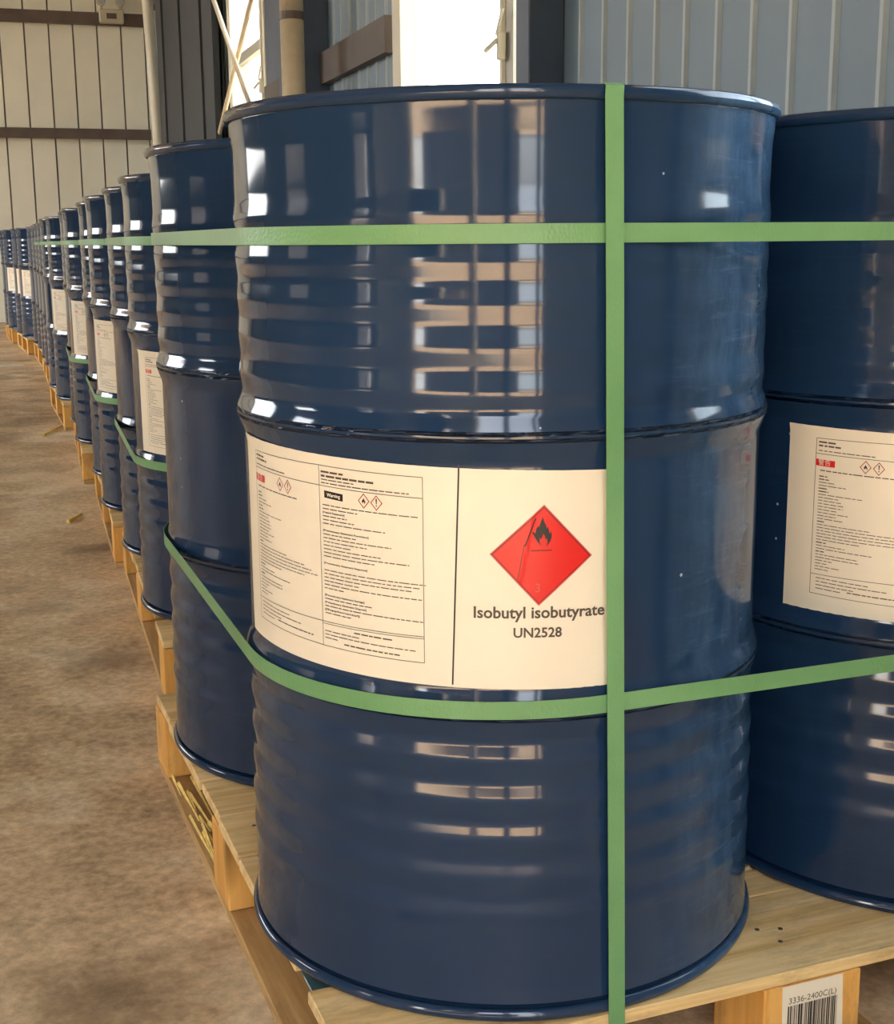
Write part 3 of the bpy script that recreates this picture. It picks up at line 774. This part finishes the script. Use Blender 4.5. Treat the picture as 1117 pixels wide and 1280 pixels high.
# second line of drums on the next pallets
for k in (1, 2, 3):
    p, rz, f = PALS[k]
    for j in (0, 1):
        d = copy_tree(far_plain); q = Vector((0.582, 0.582*j)); q.rotate(Matrix.Rotation(rz, 2))
        d.location = (f.x+q.x, f.y+q.y, LIFT+GAP); d.rotation_euler = (0, 0, R(77*k+31*j))
        tag(d, 'navy drum in the hidden second line, %s one on the %s pallet' % ('front' if j == 0 else 'rear', ordinal[k]), 'drum', GR)

# ------------------------------------------------------------------ straps
def hull_path(cs, r, n=28):
    """convex hull of equal circles, as a closed list of points"""
    P_ = [Vector((c[0]+r*math.cos(2*math.pi*i/(n*4)), c[1]+r*math.sin(2*math.pi*i/(n*4)))) for c in cs for i in range(n*4)]
    P_.sort(key=lambda v: (v.x, v.y))
    def half(pp):
        o_ = []
        for p in pp:
            while len(o_) > 1 and (o_[-1]-o_[-2]).cross(p-o_[-1]) <= 1e-12: o_.pop()
            o_.append(p)
        return o_
    a = half(P_); b = half(P_[::-1]); return a[:-1] + b[:-1]
def band(name, cs, r, z0, z1, zf=None, parent=None, loc=None):
    path = hull_path(cs, r); outer = hull_path(cs, r+0.0009); mb = MB(); V = []; n = len(path)
    for p in path:
        nn = Vector((p.x, p.y)); c = min(cs, key=lambda q: (Vector(q)-p).length); d = (p-Vector(c)).normalized()*0.0009
        dz = zf(p) if zf else 0
        V += [(p.x, p.y, z0+dz), (p.x, p.y, z1+dz), (p.x+d.x, p.y+d.y, z1+dz), (p.x+d.x, p.y+d.y, z0+dz)]
    F = []
    for i in range(n):
        a = 4*i; b = 4*((i+1) % n)
        for q in range(4): F.append((a+q, b+q, b+(q+1) % 4, a+(q+1) % 4))
    mb.add(V, F, M['strap']); return mb.build(name)
c1 = [(0, 0), (0.5815, -0.026), (0.008, 0.581), (0.590, 0.556)]
g = 'green polyester straps round the drums'
o = band('strap', c1, 0.2847, 0.7490, 0.7660); tag(o, 'upper horizontal green strap round the nearest four drums', 'strap', g)
o = band('strap', c1, 0.2884, 0.3155, 0.3330, zf=lambda p: 0.004*p.x/0.3); tag(o, 'lower horizontal green strap round the nearest four drums, below the white label', 'strap', g)
for k in (1, 2, 3):
    cs = []
    p, rz, f = PALS[k]
    for q in ((0, 0), (0, 0.582), (0.582, 0), (0.582, 0.582)):
        v = Vector(q); v.rotate(Matrix.Rotation(rz, 2)); cs.append((f.x+v.x, f.y+v.y))
    o = band('strap', cs, 0.2860, 0.7480, 0.7650); tag(o, 'upper green strap round the drums of the %s pallet' % ordinal[k], 'strap', g)
    o = band('strap', cs, 0.2892, 0.3090, 0.3260); tag(o, 'lower green strap round the drums of the %s pallet' % ordinal[k], 'strap', g)
for k in (4, 5):
    cs = [ROWS[k][0], ROWS[k][1]]
    o = band('strap', cs, 0.2860, 0.7480, 0.7650); tag(o, 'upper green strap round the drums of the %s pallet' % ordinal[k], 'strap', g)
# vertical strap over the front drum
yf, yb = -0.2922, 0.581+0.2922
pathv = [(-0.020, yf, 0.872), (-0.019, yf+0.0008, H-0.001), (-0.018, yf+0.006, H+0.0014), (-0.012, -0.2, H+0.002), (-0.01, 0.3, H+0.002), (-0.008, yb-0.006, H+0.0014), (-0.008, yb, H-0.002), (-0.004, yb, 0.4), (0, yb, -0.012), (0, yb-0.01, -0.0168)]
pathv = [(0.0, yf+0.03, -0.0165), (0.0, yf+0.002, -0.0165), (0.0, yf, -0.014), (-0.005, yf, 0.20), (-0.011, yf, 0.45), (-0.016, yf, 0.7)] + pathv
mb = MB(); V = []; F = []
for i, p in enumerate(pathv):
    a = Vector(pathv[max(0, i-1)]); b = Vector(pathv[min(len(pathv)-1, i+1)]); t = (b-a).normalized()
    nrm = Vector((1, 0, 0)).cross(t).normalized()      # outward
    if nrm.dot(Vector((0, p[1]-0.29, p[2]-0.44))) < 0: nrm = -nrm
    for sx, k in ((-0.0088, 0), (0.0088, 0), (0.0088, 0.0009), (-0.0088, 0.0009)): V.append(Vector(p) + Vector((sx, 0, 0)) + nrm*k)
for i in range(len(pathv)-1):
    a = 4*i; b = a+4
    for q in range(4): F.append((a+q, a+(q+1) % 4, b+(q+1) % 4, b+q))
F += [(0, 1, 2, 3), tuple(4*(len(pathv)-1)+q for q in (3, 2, 1, 0))]
mb.add(V, F, M['strap']); o = mb.build('strap'); tag(o, 'vertical green strap running over the front drum', 'strap', g)

# ------------------------------------------------------------------ barcode sticker on the front middle block of the first pallet
st = MB(); yb_ = PY0 - 0.0006
V = [(0.196, yb_, -0.0165), (0.272, yb_, -0.0165), (0.276, yb_, -0.101), (0.1985, yb_, -0.101)]
V2 = [(a, b+0.0004, c) for a, b, c in V]
st.add(V + V2, [(3, 2, 1, 0), (4, 5, 6, 7), (0, 1, 5, 4), (1, 2, 6, 5), (2, 3, 7, 6), (3, 0, 4, 7)], M['paper'])
sticker = st.build('barcode_sticker', pal); sticker['label'] = 'white barcode sticker on the front block'
bars = MB(); rb_ = random.Random(5); x = 0.2035
while x < 0.266:
    wd = rb_.choice((0.0006, 0.0012, 0.0018, 0.0024)); gp = rb_.choice((0.0006, 0.0012, 0.0012))
    bars.add([(x, yb_-0.0003, -0.083), (x+wd, yb_-0.0003, -0.083), (x+wd, yb_-0.0003, -0.040), (x, yb_-0.0003, -0.040)], [(0, 1, 2, 3)], M['black']); x += wd+gp
bars.build('bars', sticker)
tx = MB(); Vt, Ft = text_mesh('3336-2400C(L)', 0.0095); x0 = min(v.x for v in Vt); x1 = max(v.x for v in Vt); kx = 0.060/(x1-x0)
tx.add([(0.2045+(v.x-x0)*kx, yb_-0.0003, -0.0375+v.y*kx) for v in Vt], Ft, M['ink']); tx.build('lettering', sticker)

# ------------------------------------------------------------------ small things on the floor
mb = MB(); mb.box((0, 0, 0), (1.6, 0.20, 0.004), M['line'], None, 0.001); o = mb.build('floor_light_streak'); o.location = (-0.75, 9.0, LIFT+FLOOR+0.0025); tag(o, 'pale streak of light across the far floor, modelled as a thin strip', None, None, 'structure')  # thin pale strip standing in for a streak of light on the floor
for a, b, lab in (((-0.215, 3.0), (-0.158, 3.133), 'thin wood splinter lying on the floor beside the third pallet'), ((-0.125, 5.08), (0.0, 5.45), 'wood scrap lying on the floor far down the row')):
    mb = MB(); A = Vector((*a, 0)); Bv = Vector((*b, 0)); dd = (Bv-A); L = dd.length
    mb.add([(0, -0.006, 0), (0, 0.006, 0), (L, 0.002, 0.0), (L, -0.004, 0), (0, -0.004, 0.012), (0, 0.004, 0.012), (L, 0.001, 0.006), (L, -0.003, 0.006)], [(0, 1, 2, 3), (4, 7, 6, 5), (0, 3, 7, 4), (1, 5, 6, 2), (0, 4, 5, 1), (3, 2, 6, 7)], M['raw'])
    o = mb.build('wood_splinter'); o.location = (a[0], a[1], LIFT+FLOOR+0.0005); o.rotation_euler = (0, 0, math.atan2(dd.y, dd.x)); tag(o, lab, 'splinter')
mb = MB(); mb.box((0, 0, 0), (0.10, 0.07, 0.003), M['teal'], None, 0.0008); o = mb.build('plastic_scrap'); o.location = (-0.214, -0.107, LIFT-0.0165); tag(o, 'teal plastic scrap in the deck gap under the front drum', 'plastic')
